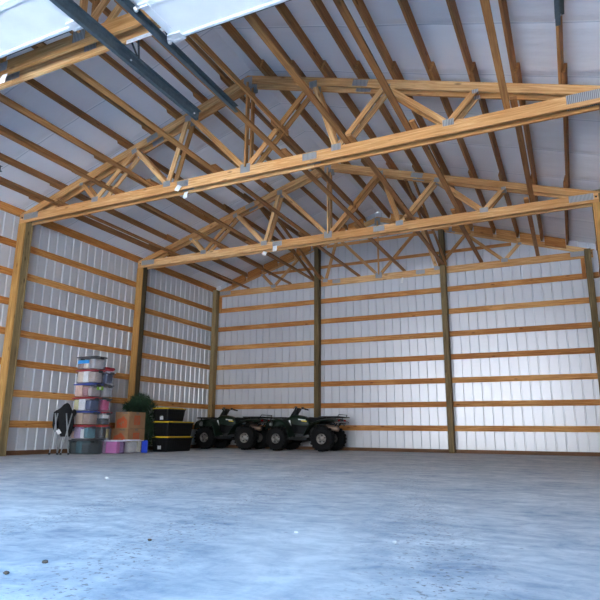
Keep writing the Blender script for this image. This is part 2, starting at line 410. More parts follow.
for x0, x1, bn in bx:
    for k in range(1, 8):
        z = 2 * k * FT
        board('wall_girt', (x0 + .003, YB + G / 2, z), (x1 - .003, YB + G / 2, z), G, .14, 'girt',
              f'{ORD[k - 1]} timber girt up from floor, back wall, {bn}', 'girt', 'horizontal girts on the back wall')
    board('skirt_board', (x0 + .003, YB + G / 2, .045), (x1 - .003, YB + G / 2, .045), G, .09, 'skirt',
          f'skirt board at foot of back wall, {bn}', 'board', 'skirt boards')
for z, nm in ((5.32, 'lower'), (5.95, 'upper')):
    half = (PEAK - .16 - z) / S - .1
    board('gable_girt', (XC - half, YB + .0485 - .019, z), (XC + half, YB + .0485 - .019, z), .016, .089, 'girt',
          f'{nm} horizontal timber girt in the back gable behind the last truss', 'girt', 'gable girts')
for x, lab in ((XL + .20, 'short vertical timber block under the last truss beside the left back corner post'),
               (.55, 'short vertical timber block under the last truss beside the right back corner post')):
    board('truss_block', (x, YB - .02, 4.22), (x, YB - .02, ZB0 - .004), .09, .038, 'girt', lab, 'block', None, up=(0, 1, 0))

# ------------------------------------------------------------------ trusses
BT = [3.41, 1.66]; TT = [3.81, 2.50, 1.26]
def make_truss(double):
    t = empty('roof_truss', (XC, 0, 0))
    plies = (0, .175) if double else (0,)
    Z = lambda x: PEAK - S * abs(x)
    for y in plies:
        yy = (y, y + .038)
        lo = PEAK - .147
        xe = (lo - ZB1) / S; xo = (PEAK - ZB1) / S
        xs = 2.08
        for sg in (-1, 1):
            mb = MB().prism([(0, PEAK), (0, lo), (sg * xs, lo - S * xs), (sg * xs, Z(xs))], *yy, uax=(1 * .953, 0, -sg * .30)); mb.build('top_chord', M['truss'], t)
            mb = MB().prism([(sg * (xs + .003), Z(xs + .003)), (sg * (xs + .003), lo - S * (xs + .003)), (sg * xe, ZB1 + .001), (sg * (xo - .03), ZB1 + .001), (sg * (xo - .03), Z(xo - .03))], *yy, uax=(.953, 0, -sg * .30)); mb.build('top_chord', M['truss'], t)
        for a, b in ((-5.50, -1.30), (-1.297, 1.20), (1.203, 5.46)):
            mb = MB(); mb.beam((a, y + .019, (ZB0 + ZB1) / 2), (b, y + .019, (ZB0 + ZB1) / 2), .038, ZB1 - ZB0); mb.build('bottom_chord', M['truss'], t)
        ym = y + .019
        def web(x0, z0, x1, z1, w=.086):
            mb = MB(); mb.beam((x0, ym, z0), (x1, ym, z1), .034, w, up=(.3, 0, 1) if abs(x1 - x0) < .01 else (0, 0, 1)); mb.build('web', M['truss'], t)
        zc = lambda x: Z(x) - .16
        web(0, ZB1 - .01, 0, PEAK - .14)
        for sg in (-1, 1):
            web(sg * TT[0], zc(TT[0]) + .03, sg * (BT[0] + .03), ZB1 + .02)
            web(sg * (BT[0] - .05), ZB1 + .02, sg * TT[1], zc(TT[1]) + .03)
            web(sg * (TT[1] - .05), zc(TT[1]) + .03, sg * (BT[1] + .05), ZB1 + .02)
            web(sg * (BT[1] - .02), ZB1 + .01, sg * (TT[2] + .02), zc(TT[2]) + .03)
            web(sg * (TT[2] - .06), zc(TT[2]) + .03, sg * .07, ZB1 + .02)
        def gus(x, z, w, h, ang=0.):
            mb = MB()
            for yp in (y - .0018, y + .0385):
                c, s_ = math.cos(ang), math.sin(ang)
                p = [(x + a * c - b * s_, z + a * s_ + b * c) for a, b in ((-w / 2, -h / 2), (w / 2, -h / 2), (w / 2, h / 2), (-w / 2, h / 2))]
                mb.prism(p, yp, yp + .0013)
            mb.build('gusset_plate', M['plate'], t)
        an = math.atan(S)
        gus(0, PEAK - .14, .17, .21)
        gus(0, ZB1 - .035, .19, .16)
        gus(1.2, (ZB0 + ZB1) / 2 + .02, .25, .12); gus(-1.3, (ZB0 + ZB1) / 2 + .02, .25, .12)
        for sg in (-1, 1):
            gus(sg * 5.17, ZB1 - .06, .42, .13)
            gus(sg * BT[0], ZB1 - .005, .16, .10); gus(sg * BT[1], ZB1 - .01, .16, .11)
            gus(sg * 2.08, Z(2.08) - .073, .26, .11, -sg * an)
            gus(sg * TT[0], Z(TT[0]) - .15, .09, .06); gus(sg * TT[1], Z(TT[1]) - .13, .12, .10, -sg * an); gus(sg * TT[2], Z(TT[2]) - .13, .14, .12)
    for sg in (-1, 1):
        mb = MB(); mb.lathe([(0.001, -.012), (.016, -.012), (.018, -.006), (.018, .001)], (sg * 5.42, 0, 4.83), 'y', 10)
        mb.build('bolt', M['bolt'], t)
    return t
tr = make_truss(True); tr.location.y = TY[0]
tag(tr, 'nearest double-ply timber roof truss, passing behind the open overhead door panels', 'roof truss', 'timber roof trusses')
t2 = copy_tree(tr); t2.location.y = TY[1]
tag(t2, 'second double-ply timber roof truss, the largest wholly seen, with bright tan bottom chord', 'roof truss', 'timber roof trusses')
t3 = copy_tree(tr); t3.location.y = TY[2]
tag(t3, 'third double-ply timber roof truss, ending on the yellowish right post', 'roof truss', 'timber roof trusses')
t4 = make_truss(False); t4.location.y = TY[3]
tag(t4, 'last single-ply timber roof truss, set against the back metal gable wall', 'roof truss', 'timber roof trusses')

# white truss tags hanging from the bottom chords
def paper_tag(x, y, z, w, h, rot, tilt, label):
    mb = MB(); loops = []
    for i in range(6):
        f = i / 5
        loops.append([(-w / 2, -.02 * math.sin(f * 2.2), -h * f), (w / 2, -.02 * math.sin(f * 2.2) - .008, -h * f), (w / 2, -.02 * math.sin(f * 2.2) - .0065, -h * f), (-w / 2, -.02 * math.sin(f * 2.2) + .0015, -h * f)])
    mb.loft(loops, smooth=False); o = mb.build('paper_tag', M['paper']); o.location = (x, y, z); o.rotation_euler = (0, tilt, rot)
    tag(o, label, 'tag', 'white paper truss tags')
paper_tag(-6.02, TY[1] - .006, 4.80, .10, .12, .1, .5, 'tilted white paper tag stapled to front of the second truss bottom chord')
paper_tag(-6.00, TY[1] + .165, 4.745, .10, .13, -.1, .05, 'white paper tag hanging from the rear ply of the second truss bottom chord')
paper_tag(-6.02, TY[2] - .006, 4.78, .11, .14, .05, 0, 'white paper tag on front ply of the third truss, right one of its pair')
paper_tag(-6.38, TY[2] + .165, 4.735, .10, .10, .4, .3, 'white curled paper tag under the third truss, left one of its pair')
paper_tag(-5.84, TY[0] - .006, 4.70, .11, .13, .0, .15, 'white paper tag under the nearest truss at left edge of the view')
paper_tag(-3.97, TY[3] - .02, 4.72, .05, .17, .5, .2, 'thin white paper tag hanging below the last truss on the back wall')

# ------------------------------------------------------------------ purlins and braces
bayP = [(YF + .02, TY[0] + .106 + .34), (TY[0] + .106 - .36, TY[1] + .106 + .34), (TY[1] + .106 - .36, TY[2] + .106 + .34), (TY[2] + .106 - .36, YB - .004)]
bayT = ['in front of nearest truss', 'between nearest and second trusses', 'between second and third trusses', 'between third and last trusses']
for sg, sn in ((-1, 'left'), (1, 'right')):
    for k in range(9):
        x = XC + sg * (.39 + .57 * k); 
        for b, (y0, y1) in enumerate(bayP):
            xx = x + sg * (-.0205 if b % 2 else .0205)
            z = chord_z(xx) + PUR / 2 + .004 + S * .012
            a = board('roof_purlin', (xx, y0, z), (xx, y1, z), .038, PUR - .008, 'purlin',
                  f'{ORD[k]} purlin down from ridge, {sn} slope, {bayT[b]}', 'purlin', f'roof purlins on the {sn} slope', up=(S * sg, 0, 1))
        if k < 8:
            xa, xb = XC + sg * (.39 + .57 * k) + sg * .024, XC + sg * (.39 + .57 * (k + 1)) - sg * .065
            mb = MB(); e = .012
            mb.prism([(xa, chord_z(xa) - .10), (xb, chord_z(xb) - .10), (xb, roof_z(xb) - e), (xa, roof_z(xa) - e)], YB - .048, YB - .010, uax=(.953, 0, -sg * .3))
            tag(mb.build('purlin_block', M['girt']), f'{ORD[k]} blocking board down from ridge, {sn} slope, above last truss', 'block', 'blocking between purlins at the back wall')
BR = [-8.93, -7.45, -6.62, -5.22, -3.88, -2.76, -1.79, -.40]
bayB = [(TY[0] - .2, TY[1] + .40), (TY[1] - .22, TY[2] + .40), (TY[2] - .22, YB + .03)]
bayTB = bayT[1:]
for i, x in enumerate(BR):
    for b, (y0, y1) in enumerate(bayB):
        xx = x + (.05 if b % 2 else -.05)
        board('lateral_brace', (xx, y0, ZB1 + .021), (xx, y1, ZB1 + .021), .088, .038, 'purlin',
              f'{ORD[i]} flat brace from left wall on bottom chords, {bayTB[b]}', 'brace', 'lateral braces on the bottom chords')
board('web_brace', (-4.02, TY[0] + .1, 5.52), (-4.02, TY[1] + .3, 5.52), .038, .088, 'truss',
      'light level web brace right of king posts, between nearest and second trusses', 'brace', 'web braces')
board('web_brace', (-4.065, TY[1] - .2, 5.50), (-4.065, TY[2] + .3, 5.50), .038, .088, 'purlin',
      'level web brace right of king posts, between second and third trusses', 'brace', 'web braces')
for xp, nm in ((-6.535, 'back post behind the right quad bike'), (-2.83, 'lone back post')):
    for s_, sn in ((-1, 'left'), (1, 'right')):
        x = xp + s_ * .091
        board('gable_brace', (x, YB - .10, ZB1 + .03), (x, TY[2] + .32, chord_z(x) - .06), .038, .088, 'purlin',
              f'diagonal brace rising to roof, {sn} side of {nm}', 'brace', 'diagonal gable braces')

# ------------------------------------------------------------------ overhead doors, tracks
ZT = 4.56
def overhead_door(name, x0, x1, yend):
    t = struct(empty(name, ((x0 + x1) / 2, yend, ZT)))
    W = (x1 - x0) / 2 - .03
    n = 8
    for k in range(7):
        ya = -.53 * (k + 1) + .004; yb = -.53 * k
        mb = MB(); mb.box(-W, W, ya, yb, .045, .085)
        mb.box(-W, W, ya, ya + .035, .03, .046); mb.box(-W, W, yb - .035, yb, .03, .046)
        for sx in (-W + .05, -W / 3, W / 3, W - .05): mb.box(sx - .045, sx + .045, ya + .036, yb - .036, .036, .046)
        sec = mb.build('door_section', M['door_panel'], t, bevel=.004)
        for s_ in (-1, 1):
            mb = MB(); mb.box(s_ * W - s_ * .12, s_ * W - s_ * .02, yb - .045, yb + .03, .018, .032)
            mb.tube([(s_ * W - s_ * .1, yb - .008, .016), (s_ * (W + .03), yb - .008, .016)], .008)
            mb.build('hinge', M['zinc'], sec)
            mb = MB(); mb.lathe([(.002, -.014), (.024, -.014), (.028, -.004), (.028, .004), (.024, .014), (.002, .014)], (s_ * (W + .035), yb - .008, .016), 'x', 14)
            mb.build('roller', M['decal_white'], sec)
    mb = MB(); mb.box(-W, W, 0, .022, .045, .085); mb.build('bottom_rail', M['door_panel'], t, bevel=.003)
    mb = MB(); mb.tube([(-W, .03, .065), (W, .03, .065)], .014, 8); mb.build('bottom_seal', M['seal'], t)
    for s_ in (-1, 1):
        mb = MB(); mb.box(s_ * W - s_ * .16, s_ * W, -.10, .02, .012, .03); mb.box(s_ * W - s_ * .02, s_ * W + s_ * .03, -.06, -.02, .0, .05); mb.build('corner_bracket', M['zinc'], t)
    return t
overhead_door('door_1', DOORS[0][0] + .03, DOORS[0][1] - .0, 3.60)
overhead_door('door_2', DOORS[1][0] - .0, DOORS[1][1] - .02, 4.18)
def door_track(x, sg, yend, label, hang=None):
    """horizontal channel of a sectional door; sg: side on which the door lies"""
    t = empty('door_track', (x, yend, ZT)); tag(t, label, 'door track', 'overhead door tracks')
    L = yend - (YF + .5)
    mb = MB()
    mb.box(-.0015, .0015, -L, 0, -.04, .05)                        # web
    mb.box(0, sg * .045, -L, 0, -.04, -.037); mb.box(0, sg * .045, -L, 0, .047, .05)
    mb.box(sg * .042, sg * .045, -L, 0, -.04, -.028)
    # bend and vertical leg down the front wall
    pts = []
    for i in range(9):
        a = PI / 2 * i / 8
        pts.append((0, -L - .42 * math.sin(a), -.42 * (1 - math.cos(a))))
    pts.append((0, -L - .42, -ZT + .02))
    for p, q in zip(pts, pts[1:]):
        mb.beam(p, q, .006, .085, up=(0, .7, .7))
    mb.build('rail', M['track'], t)
    mb = MB(); mb.box(-sg * .002, -sg * .006, -L, 0, .02, .075); mb.box(-sg * .002, -sg * .045, -L, 0, .072, .075); mb.build('stiffening_angle', M['track'], t)
    for yb in (-.10, -1.3, -2.6):
        mb = MB(); mb.lathe([(.001, -.006), (.011, -.006), (.011, .006), (.001, .006)], (-sg * .008, yb, .0), 'x', 8); mb.build('bolt', M['zinc'], t)
    return t
door_track(-4.135, -1, 5.52, 'dark steel overhead door track left of centre, right track of the left door')
door_track(-3.60, 1, 5.58, 'dark steel overhead door track right of centre, left track of the right door')
door_track(-7.95, 1, 5.50, 'dark steel overhead door track at left edge, left track of the left door')
door_track(.235, -1, 5.56, 'dark steel overhead door track at upper right, right track of the right door')
# perforated hanger under the nearest truss
t = empty('track_hanger', (-3.83, 4.12, ZB0)); tag(t, 'white perforated steel angle under the nearest truss holding both centre door tracks', 'hanger')
mb = MB()
mb.box(-.27, .30, -.02, .02, -.004, -.001)
for i in range(19):
    x = -.27 + .57 * i / 19; mb.box(x + .002, x + .022, -.022, -.018, -.034, -.004)
mb.box(-.27, .30, -.0221, -.018, -.018, -.002); mb.box(-.27, .30, -.0221, -.018, -.05, -.032)
mb.build('perforated_angle', M['zinc'], t)
for p, q in (((-.22, .0, -.01), (-.25, .14, -.10)), ((-.12, .0, -.01), (-.24, .16, -.12)), ((.24, 0, -.01), (.235, .1, -.09))):
    mb = MB(); mb.beam(p, q, .022, .005); mb.build('strut', M['engine'], t)

# ------------------------------------------------------------------ bins
def rrect(x0, x1, y0, y1, r, z, n=4):
    out = []
    for cx, cy, a0 in ((x1 - r, y1 - r, 0), (x0 + r, y1 - r, PI / 2), (x0 + r, y0 + r, PI), (x1 - r, y0 + r, 1.5 * PI)):
        for i in range(n + 1):
            a = a0 + PI / 2 * i / n; out.append((cx + r * math.cos(a), cy + r * math.sin(a), z))
    return out
def bin_(w, d, h, loc, rz, tub, lid, label, group, latch=None, taper=.02, ribs=False, lidh=.03, cat='storage bin', sticker=None):
    t = empty('storage_bin', loc, rz); tag(t, label, cat, group)
    W, D, c = w / 2, d / 2, taper
    hb = h - lidh
    wall = .004
    mb = MB()
    def lp(x, y, z, r=.03): return rrect(-x, x, -y, y, r, z)
    loops = [lp(W - c - .01, D - c - .01, 0), lp(W - c, D - c, .012), lp(W - .014, D - .014, hb - .025), lp(W, D, hb - .022), lp(W, D, hb), lp(W - .012, D - .012, hb), lp(W - .018, D - .018, hb - .03), lp(W - c - wall, D - c - wall, .012 + wall)]
    mb.loft(loops, smooth=False)
    if ribs:
        for s_ in (-1, 1):
            nx = int(w / .09)
            for i in range(nx):
                x = -W + c + (i + .5) * (w - 2 * c) / nx; mb.beam((x, s_ * (D - c), .02), (x, s_ * (D - .014), hb - .03), .018, .012, up=(0, 1, 0))
            ny = int(d / .09)
            for i in range(ny):
                y = -D + c + (i + .5) * (d - 2 * c) / ny; mb.beam((s_ * (W - c), y, .02), (s_ * (W - .014), y, hb - .03), .012, .018, up=(0, 1, 0))
    mb.build('tub', tub, t)
    if lid:
        mb = MB()
        mb.loft([lp(W + .003, D + .003, hb - .004), lp(W + .005, D + .005, hb + .012), lp(W - .004, D - .004, hb + .016), lp(W - .02, D - .02, hb + .012), lp(W - .04, D - .04, hb + .012), lp(W - .05, D - .05, h - .003), lp(W - .06, D - .06, h - .003)], smooth=False)
        mb.build('lid', lid, t)
    if latch:
        for s_ in (-1, 1):
            mb = MB(); mb.beam((s_ * (W + .012), -.06, hb - .02), (s_ * (W + .012), .06, hb - .02), .014, .055); mb.build('latch', latch, t, bevel=.004)
    if sticker:
        sx, sz, sw, sh, m_ = sticker
        mb = MB(); f = (sz - .012) / (hb - .03); yy = -(D - c + (c - .014) * f) - .009
        mb.box(sx - sw / 2, sx + sw / 2, yy, yy + .006, sz - sh / 2, sz + sh / 2); mb.build('paper_label', m_, t)
    return t
lidred, lidblue, lidgrey = cmat((.50, .03, .045), .4), cmat((.03, .07, .40), .4), cmat((.05, .055, .06), .45)
lidwhite = cmat((.75, .76, .78), .4); lidlilac = cmat((.60, .58, .68), .4)
def stuff_in(bin_t, w, d, h, items, where):
    """coloured bundles standing side by side inside a bin; items: (x0, x1, depth0, depth1, height, colour, kind, words) as fractions"""
    for (a, b, y0, y1, hh, c, kind, words) in items:
        X0, X1 = (-w / 2 + .036) + (w - .072) * a, (-w / 2 + .036) + (w - .072) * b
        Y0, Y1 = (-d / 2 + .036) + (d - .072) * y0, (-d / 2 + .036) + (d - .072) * y1
        zz = .018; H = (h - .05) * min(.97, hh + .06)
        cx, cy = (X0 + X1) / 2, (Y0 + Y1) / 2
        mb = MB()
        if kind == 'box': mb.box(X0 + .002 - cx, X1 - .002 - cx, Y0 - cy, Y1 - cy, 0, H)
        else: mb.blob((0, 0, H / 2), (X1 - X0) / 2 * .99, (Y1 - Y0) / 2 * .99, H / 2, 20, 11, .05, R.random() * 9, .24)
        nm = {'box': 'packed_carton', 'cloth': 'cloth_bundle'}[kind]
        o = mb.build(nm, cmat(c, .75), None, bevel=.006 if kind == 'box' else 0)
        M_ = Matrix.Rotation(bin_t.rotation_euler.z, 4, 'Z')
        p = M_ @ Vector((cx, cy, zz)); o.location = Vector(bin_t.location) + p; o.rotation_euler = bin_t.rotation_euler
        tag(o, f'{words} {where}', 'carton' if kind == 'box' else 'cloth', 'things packed in the bins')
cream, peach, white, tan, pink, teal, purple, navy, grey, yel, green, dk, red, ltb = (.88, .76, .62), (.86, .55, .42), (.92, .92, .90), (.66, .47, .33), (.70, .09, .26), (.09, .26, .31), (.46, .32, .50), (.06, .09, .20), (.42, .42, .44), (.80, .74, .36), (.22, .40, .06), (.035, .04, .05), (.42, .03, .04), (.30, .34, .40)
HB = .2955
rowsA = [ # lid, latch, words, contents
 (lidgrey, lidgrey, 'wide smoky grey bin with dark lid, bottom of the left bin stack', None),
 (lidred, lidgrey, 'clear bin with red lid and purple contents, second from bottom of left stack', [(0, .22, .1, .9, .55, peach, 'cloth', 'pinkish cloth bundle'), (.22, .62, 0, .5, .9, purple, 'cloth', 'purple cloth bundle'), (.62, .80, 0, .6, .7, white, 'box', 'white carton'), (.80, 1, 0, .95, .85, teal, 'cloth', 'teal cloth bundle')]),
 (lidblue, lidgrey, 'clear bin with blue lid and tan contents, third from bottom of left stack', [(0, .22, 0, .9, .8, white, 'cloth', 'white cloth bundle'), (.22, .62, 0, .9, .92, tan, 'box', 'tan carton'), (.62, 1, 0, .95, .86, (.38, .26, .20), 'cloth', 'brown cloth bundle')]),
 (lidred, lidgrey, 'clear bin with red lid and white papers, middle of the left stack', [(0, .3, 0, .9, .88, yel, 'cloth', 'pale yellow cloth bundle'), (.3, .68, 0, .5, .9, white, 'box', 'white paper packet'), (.68, 1, 0, .95, .8, navy, 'cloth', 'navy cloth bundle')]),
 (lidblue, lidgrey, 'clear bin with blue lid and green sticker, third from top of left stack', [(0, .42, 0, .9, .9, peach, 'box', 'peach carton'), (.42, .75, 0, .9, .75, (.50, .24, .25), 'cloth', 'rose cloth bundle'), (.75, 1, 0, .95, .7, (.40, .33, .32), 'cloth', 'taupe cloth bundle')]),
 (lidred, lidgrey, 'clear bin with red lid and cream contents, second from top of left stack', [(0, .36, 0, .9, .92, cream, 'cloth', 'cream cloth bundle'), (.36, .64, 0, .9, .94, white, 'box', 'white carton'), (.64, 1, 0, .95, .86, (.55, .45, .40), 'cloth', 'beige cloth bundle')]),
 (lidgrey, lidgrey, 'clear bin with grey lid and bright blue label, top of the left stack', [(0, .3, 0, .9, .5, (.45, .32, .27), 'box', 'brown carton'), (.3, .62, 0, .9, .55, cream, 'cloth', 'cream cloth bundle'), (.62, 1, 0, .95, .8, (.50, .48, .50), 'cloth', 'grey cloth bundle')]),
]
where_ = ['inside bottom bin of left stack', 'inside red-lidded bin, second from bottom of left stack', 'inside blue-lidded bin, third from bottom of left stack', 'inside red-lidded bin, middle of left stack', 'inside blue-lidded bin, third from top of left stack', 'inside red-lidded bin, second from top of left stack', 'inside topmost grey-lidded bin of left stack']
jx = [0, -.02, .0, .01, .02, .04, .06]
for i, (lid, lt, words, items) in enumerate(rowsA):
    w, d, x, y = (.64, .42, -9.56, 9.40) if i == 0 else (.58, .33, -9.605, 9.36)
    if i == 6: w, d = .57, .38
    x += jx[i]; h = .31 if i == 0 else HB
    z = 0 if i == 0 else .31 + HB * (i - 1)
    st = (-.06, .165, .34, .075, cmat((.03, .30, .72), .4)) if i == 6 else None
    b = bin_(w, d, h, (x, y, z + .001 * i), -.04 + .02 * (i % 3), M['smoke'] if i == 0 else M['clear'], lid, words, 'clear bins in the left stack', lt, sticker=st)
    if i == 4:
        mb = MB(); mb.beam((w / 2 - .0155, -.02, .195), (w / 2 - .0155, .16, .195), .004, .08); mb.build('green_sticker', cmat((.28, .60, .05), .5), b)
        mb = MB(); mb.beam((w / 2 - .0125, .05, .195), (w / 2 - .0125, .10, .195), .003, .05); mb.build('sticker_mark', cmat((.80, .80, .78), .5), b)
    if items: stuff_in(b, w, d, h, items, where_[i])
    else: stuff_in(b, w, d, h, [(.05, .3, 0, .8, .8, (.16, .18, .18), 'cloth', 'grey cloth bundle'), (.3, .62, 0, .8, .9, teal, 'cloth', 'dark teal cloth bundle'), (.62, 1, 0, .9, .75, (.12, .12, .13), 'cloth', 'charcoal cloth bundle')], where_[0])
rowsB = [
 (lidgrey, 'smoky grey bin with dark lid, bottom of right stack behind pink bin', [(0.1, .9, 0, .95, .9, grey, 'cloth', 'grey cloth bundle')], 'inside bottom bin of right stack'),
 (lidred, 'clear bin with red lid and dark contents, second from bottom of right stack', [(.0, .98, .0, .62, .9, dk, 'cloth', 'black cloth bundle'), (.0, .98, .64, 1, .9, (.42, .32, .14), 'box', 'mustard carton')], 'inside red-lidded bin, second from bottom of right stack'),
 (lidred, 'clear bin, red lid, white over dark contents, third from bottom of right stack', [(.0, .98, 0, .98, .45, dk, 'cloth', 'black cloth bundle')], 'inside red-lidded bin, third from bottom of right stack'),
 (lidgrey, 'clear bin with grey lid and deep pink contents, middle of the right stack', [(.0, .98, 0, .98, .9, pink, 'cloth', 'deep pink cloth bundle')], 'inside grey-lidded bin, middle of right stack'),
 (lidgrey, 'clear bin with dark lid and pale grey contents, second from top of right stack', [(.0, .98, 0, .98, .8, (.46, .45, .46), 'cloth', 'pale grey cloth bundle')], 'inside dark-lidded bin, second from top of right stack'),
 (lidlilac, 'clear bin of dark navy contents with a red cloth on it, top of right stack', [(.0, .98, 0, .98, .88, navy, 'cloth', 'dark navy cloth bundle')], 'inside top bin of right stack'),
]
for i, (lid, words, items, wh) in enumerate(rowsB):
    w, d, x, y = .44, .29, -9.55, 9.70
    z = 0 if i == 0 else .31 + HB * (i - 1); h = .31 if i == 0 else HB
    if i == 0: w = .42; x = -9.71; y += .03
    b = bin_(w, d, h, (x + [0.03, .05, .03, .02, .03, .04][i], y + (.05 if i == 0 else .012 * (i % 3)), z + .001 * i), .02 * (i % 2), M['smoke'] if i == 0 else M['clear'], lid, words, 'clear bins in the right stack', lidgrey)
    stuff_in(b, w, d, h, items, wh)
    if i == 2:
        mb = MB(); mb.box(-w / 2 + .06, w / 2 - .06, -d / 2 + .06, d / 2 - .06, 0, .08); o = mb.build('packed_carton', cmat(white), None, bevel=.006)
        o.location = (b.location.x, b.location.y, b.location.z + .15); tag(o, 'white carton on top of dark cloth ' + wh, 'carton', 'things packed in the bins')
mb = MB(); mb.blob((0, 0, .035), .16, .15, .05, 18, 9, .35, 3.3, .8); o = mb.build('red_cloth', cmat(red, .9)); o.location = (-9.46, 9.74, .31 + HB * 5 + .012)
tag(o, 'crumpled red cloth lying on top of the right bin stack', 'cloth')
# bins on the floor in front of the boxes
b = bin_(.47, .31, .295, (-9.225, 9.885, 0), 0, M['pinktub'], lidlilac, 'lilac tinted bin with pink contents on floor beside the stack bottom', None, None)
stuff_in(b, .47, .31, .295, [(0, .2, 0, .45, .96, white, 'box', 'white carton'), (.2, 1, 0, .45, .95, (.80, .22, .52), 'box', 'bright pink carton'), (0, 1, .5, .97, .93, (.42, .30, .52), 'cloth', 'purple cloth bundle')], 'inside the lilac bin on the floor')
b = bin_(.31, .47, .30, (-9.125, 10.345, 0), .0, M['clear'], lidwhite, 'clear low bin with white contents on floor right of the pink bin', None, None)
stuff_in(b, .31, .47, .30, [(.1, 1, 0, .66, .85, (.62, .60, .55), 'cloth', 'whitish cloth bundle'), (.1, 1, .68, .96, .9, (.80, .74, .52), 'box', 'cream carton')], 'inside the clear low bin on the floor')
t = empty('plastic_lid', (-8.955, 10.60, 0)); tag(t, 'blue plastic lid standing on edge at right end of the clear low bin', 'lid')
mb = MB(); mb.loft([rrect(-.09, .09, -.135, .135, .03, 0), rrect(-.095, .095, -.14, .14, .03, .012), rrect(-.085, .085, -.13, .13, .03, .022), rrect(-.07, .07, -.11, .11, .03, .016)], smooth=False)
mb.tf(Matrix.Translation((0, 0, .1405)) @ Matrix.Rotation(PI / 2, 4, 'X') @ Matrix.Rotation(0, 4, 'Z'))
mb.build('lid_panel', cmat((.02, .06, .50), .4), t)

# cardboard boxes
def card_box(w, d, h, loc, rz, label, seed):
    t = empty('cardboard_box', loc, rz); tag(t, label, 'cardboard box', 'orange printed cardboard boxes')
    W, D = w / 2, d / 2
    mb = MB(); mb.box(-W, W, -D, D, 0, h - .004); mb.build('carton', M['cardboard'], t, bevel=.004)
    for s_ in (-1, 1):
        mb = MB(); mb.box(-W + .001, W - .001, min(s_ * .002, s_ * (D - .001)), max(s_ * .002, s_ * (D - .001)), h - .004, h); mb.build('flap', M['cardboard'], t)
    mb = MB(); mb.box(-W - .001, W + .001, -.03, .03, h, h + .001); mb.box(W, W + .001, -.05, .05, h - .05, h); mb.box(-.0, .16, -D - .001, -D, h - .045, h - .012); mb.build('tape', M['tape'], t)
    # +x face: orange square with diagonal lettering
    s_ = .21; cz = h * .50 if seed == 0 else h - .20
    mb = MB(); mb.box(W + .0004, W + .0016, -s_ / 2 + .0, s_ / 2 + .0, cz - s_ / 2, cz + s_ / 2); lg = mb.build('square_logo', M['orange'], t)
    for j, txt in enumerate(('THE', 'HOME', 'DEPOT')):
        cu = bpy.data.curves.new('logo_lettering', 'FONT'); cu.body = txt; cu.size = [.036, .066, .066][j]; cu.align_x = 'CENTER'; cu.align_y = 'CENTER'; cu.extrude = .0006
        cu.materials.append(M['cardboard'])
        tmp = bpy.data.objects.new('lettering_outline', cu); COL.objects.link(tmp)
        bpy.context.view_layer.update()
        me = bpy.data.meshes.new_from_object(tmp.evaluated_get(bpy.context.evaluated_depsgraph_get()))
        bpy.data.objects.remove(tmp)
        o = bpy.data.objects.new('logo_lettering', me); COL.objects.link(o); o.parent = lg
        a = PI / 4; offd = [.062, .014, -.046][j]
        base = Matrix(((0, 0, 1, 0), (1, 0, 0, 0), (0, 1, 0, 0), (0, 0, 0, 1)))
        o.matrix_local = Matrix.Translation((W + .0022, 0, cz)) @ base @ Matrix.Rotation(a, 4, 'Z') @ Matrix.Translation((0, offd, 0))
    # -y face: orange house outline
    mb = MB()
    hz = h * .30 if seed == 0 else h - .26
    e = .17 if seed else .155
    mb.prism([(-e, hz - .10), (e, hz - .10), (e, hz + .06), (e - .04, hz + .10), (.04, hz + .17), (-.02, hz + .125), (-e + .02, hz + .09), (-e, hz + .04)], -D - .0016, -D - .0004)
    mb.build('house_print', M['orange'], t)
    mb = MB(); mb.box(-.09, -.02, -D - .0026, -D - .0016, hz - .02, hz + .01); mb.box(-.02, .0, -D - .0026, -D - .0016, hz - .06, hz + .04); mb.box(.02, .06, -D - .0026, -D - .0016, hz + .0, hz + .05); mb.build('print_detail', M['cardboard'], t)
    return t
card_box(.50, .58, .54, (-9.55, 10.68, 0), .0, 'brown cardboard box with orange print, lower of the two behind floor bins', 1)
card_box(.41, .57, .375, (-9.505, 10.68, .544), .015, 'brown cardboard box with orange square and house print, upper of the two', 0)

# black totes with yellow lids
bin_(.52, 1.05, .365, (-9.16, 11.865, 0), .0, M['black_plastic'], M['yellow_plastic'], 'black tote with yellow lid on the floor, bottom of its stack of three', 'black and yellow totes', None, .045, True, sticker=(.0, .10, .10, .085, M['decal_white']))
bin_(.51, 1.07, .365, (-9.16, 11.875, .363), .004, M['black_plastic'], M['yellow_plastic'], 'large black tote with yellow lid, middle of the stack of three', 'black and yellow totes', None, .045, True)
bin_(.50, .72, .33, (-9.16, 11.69, .726), -.01, M['black_plastic'], M['yellow_plastic'], 'small black tote with yellow lid and white label, top of the stack of three', 'black and yellow totes', None, .045, True, sticker=(.03, .08, .10, .09, M['decal_white']))

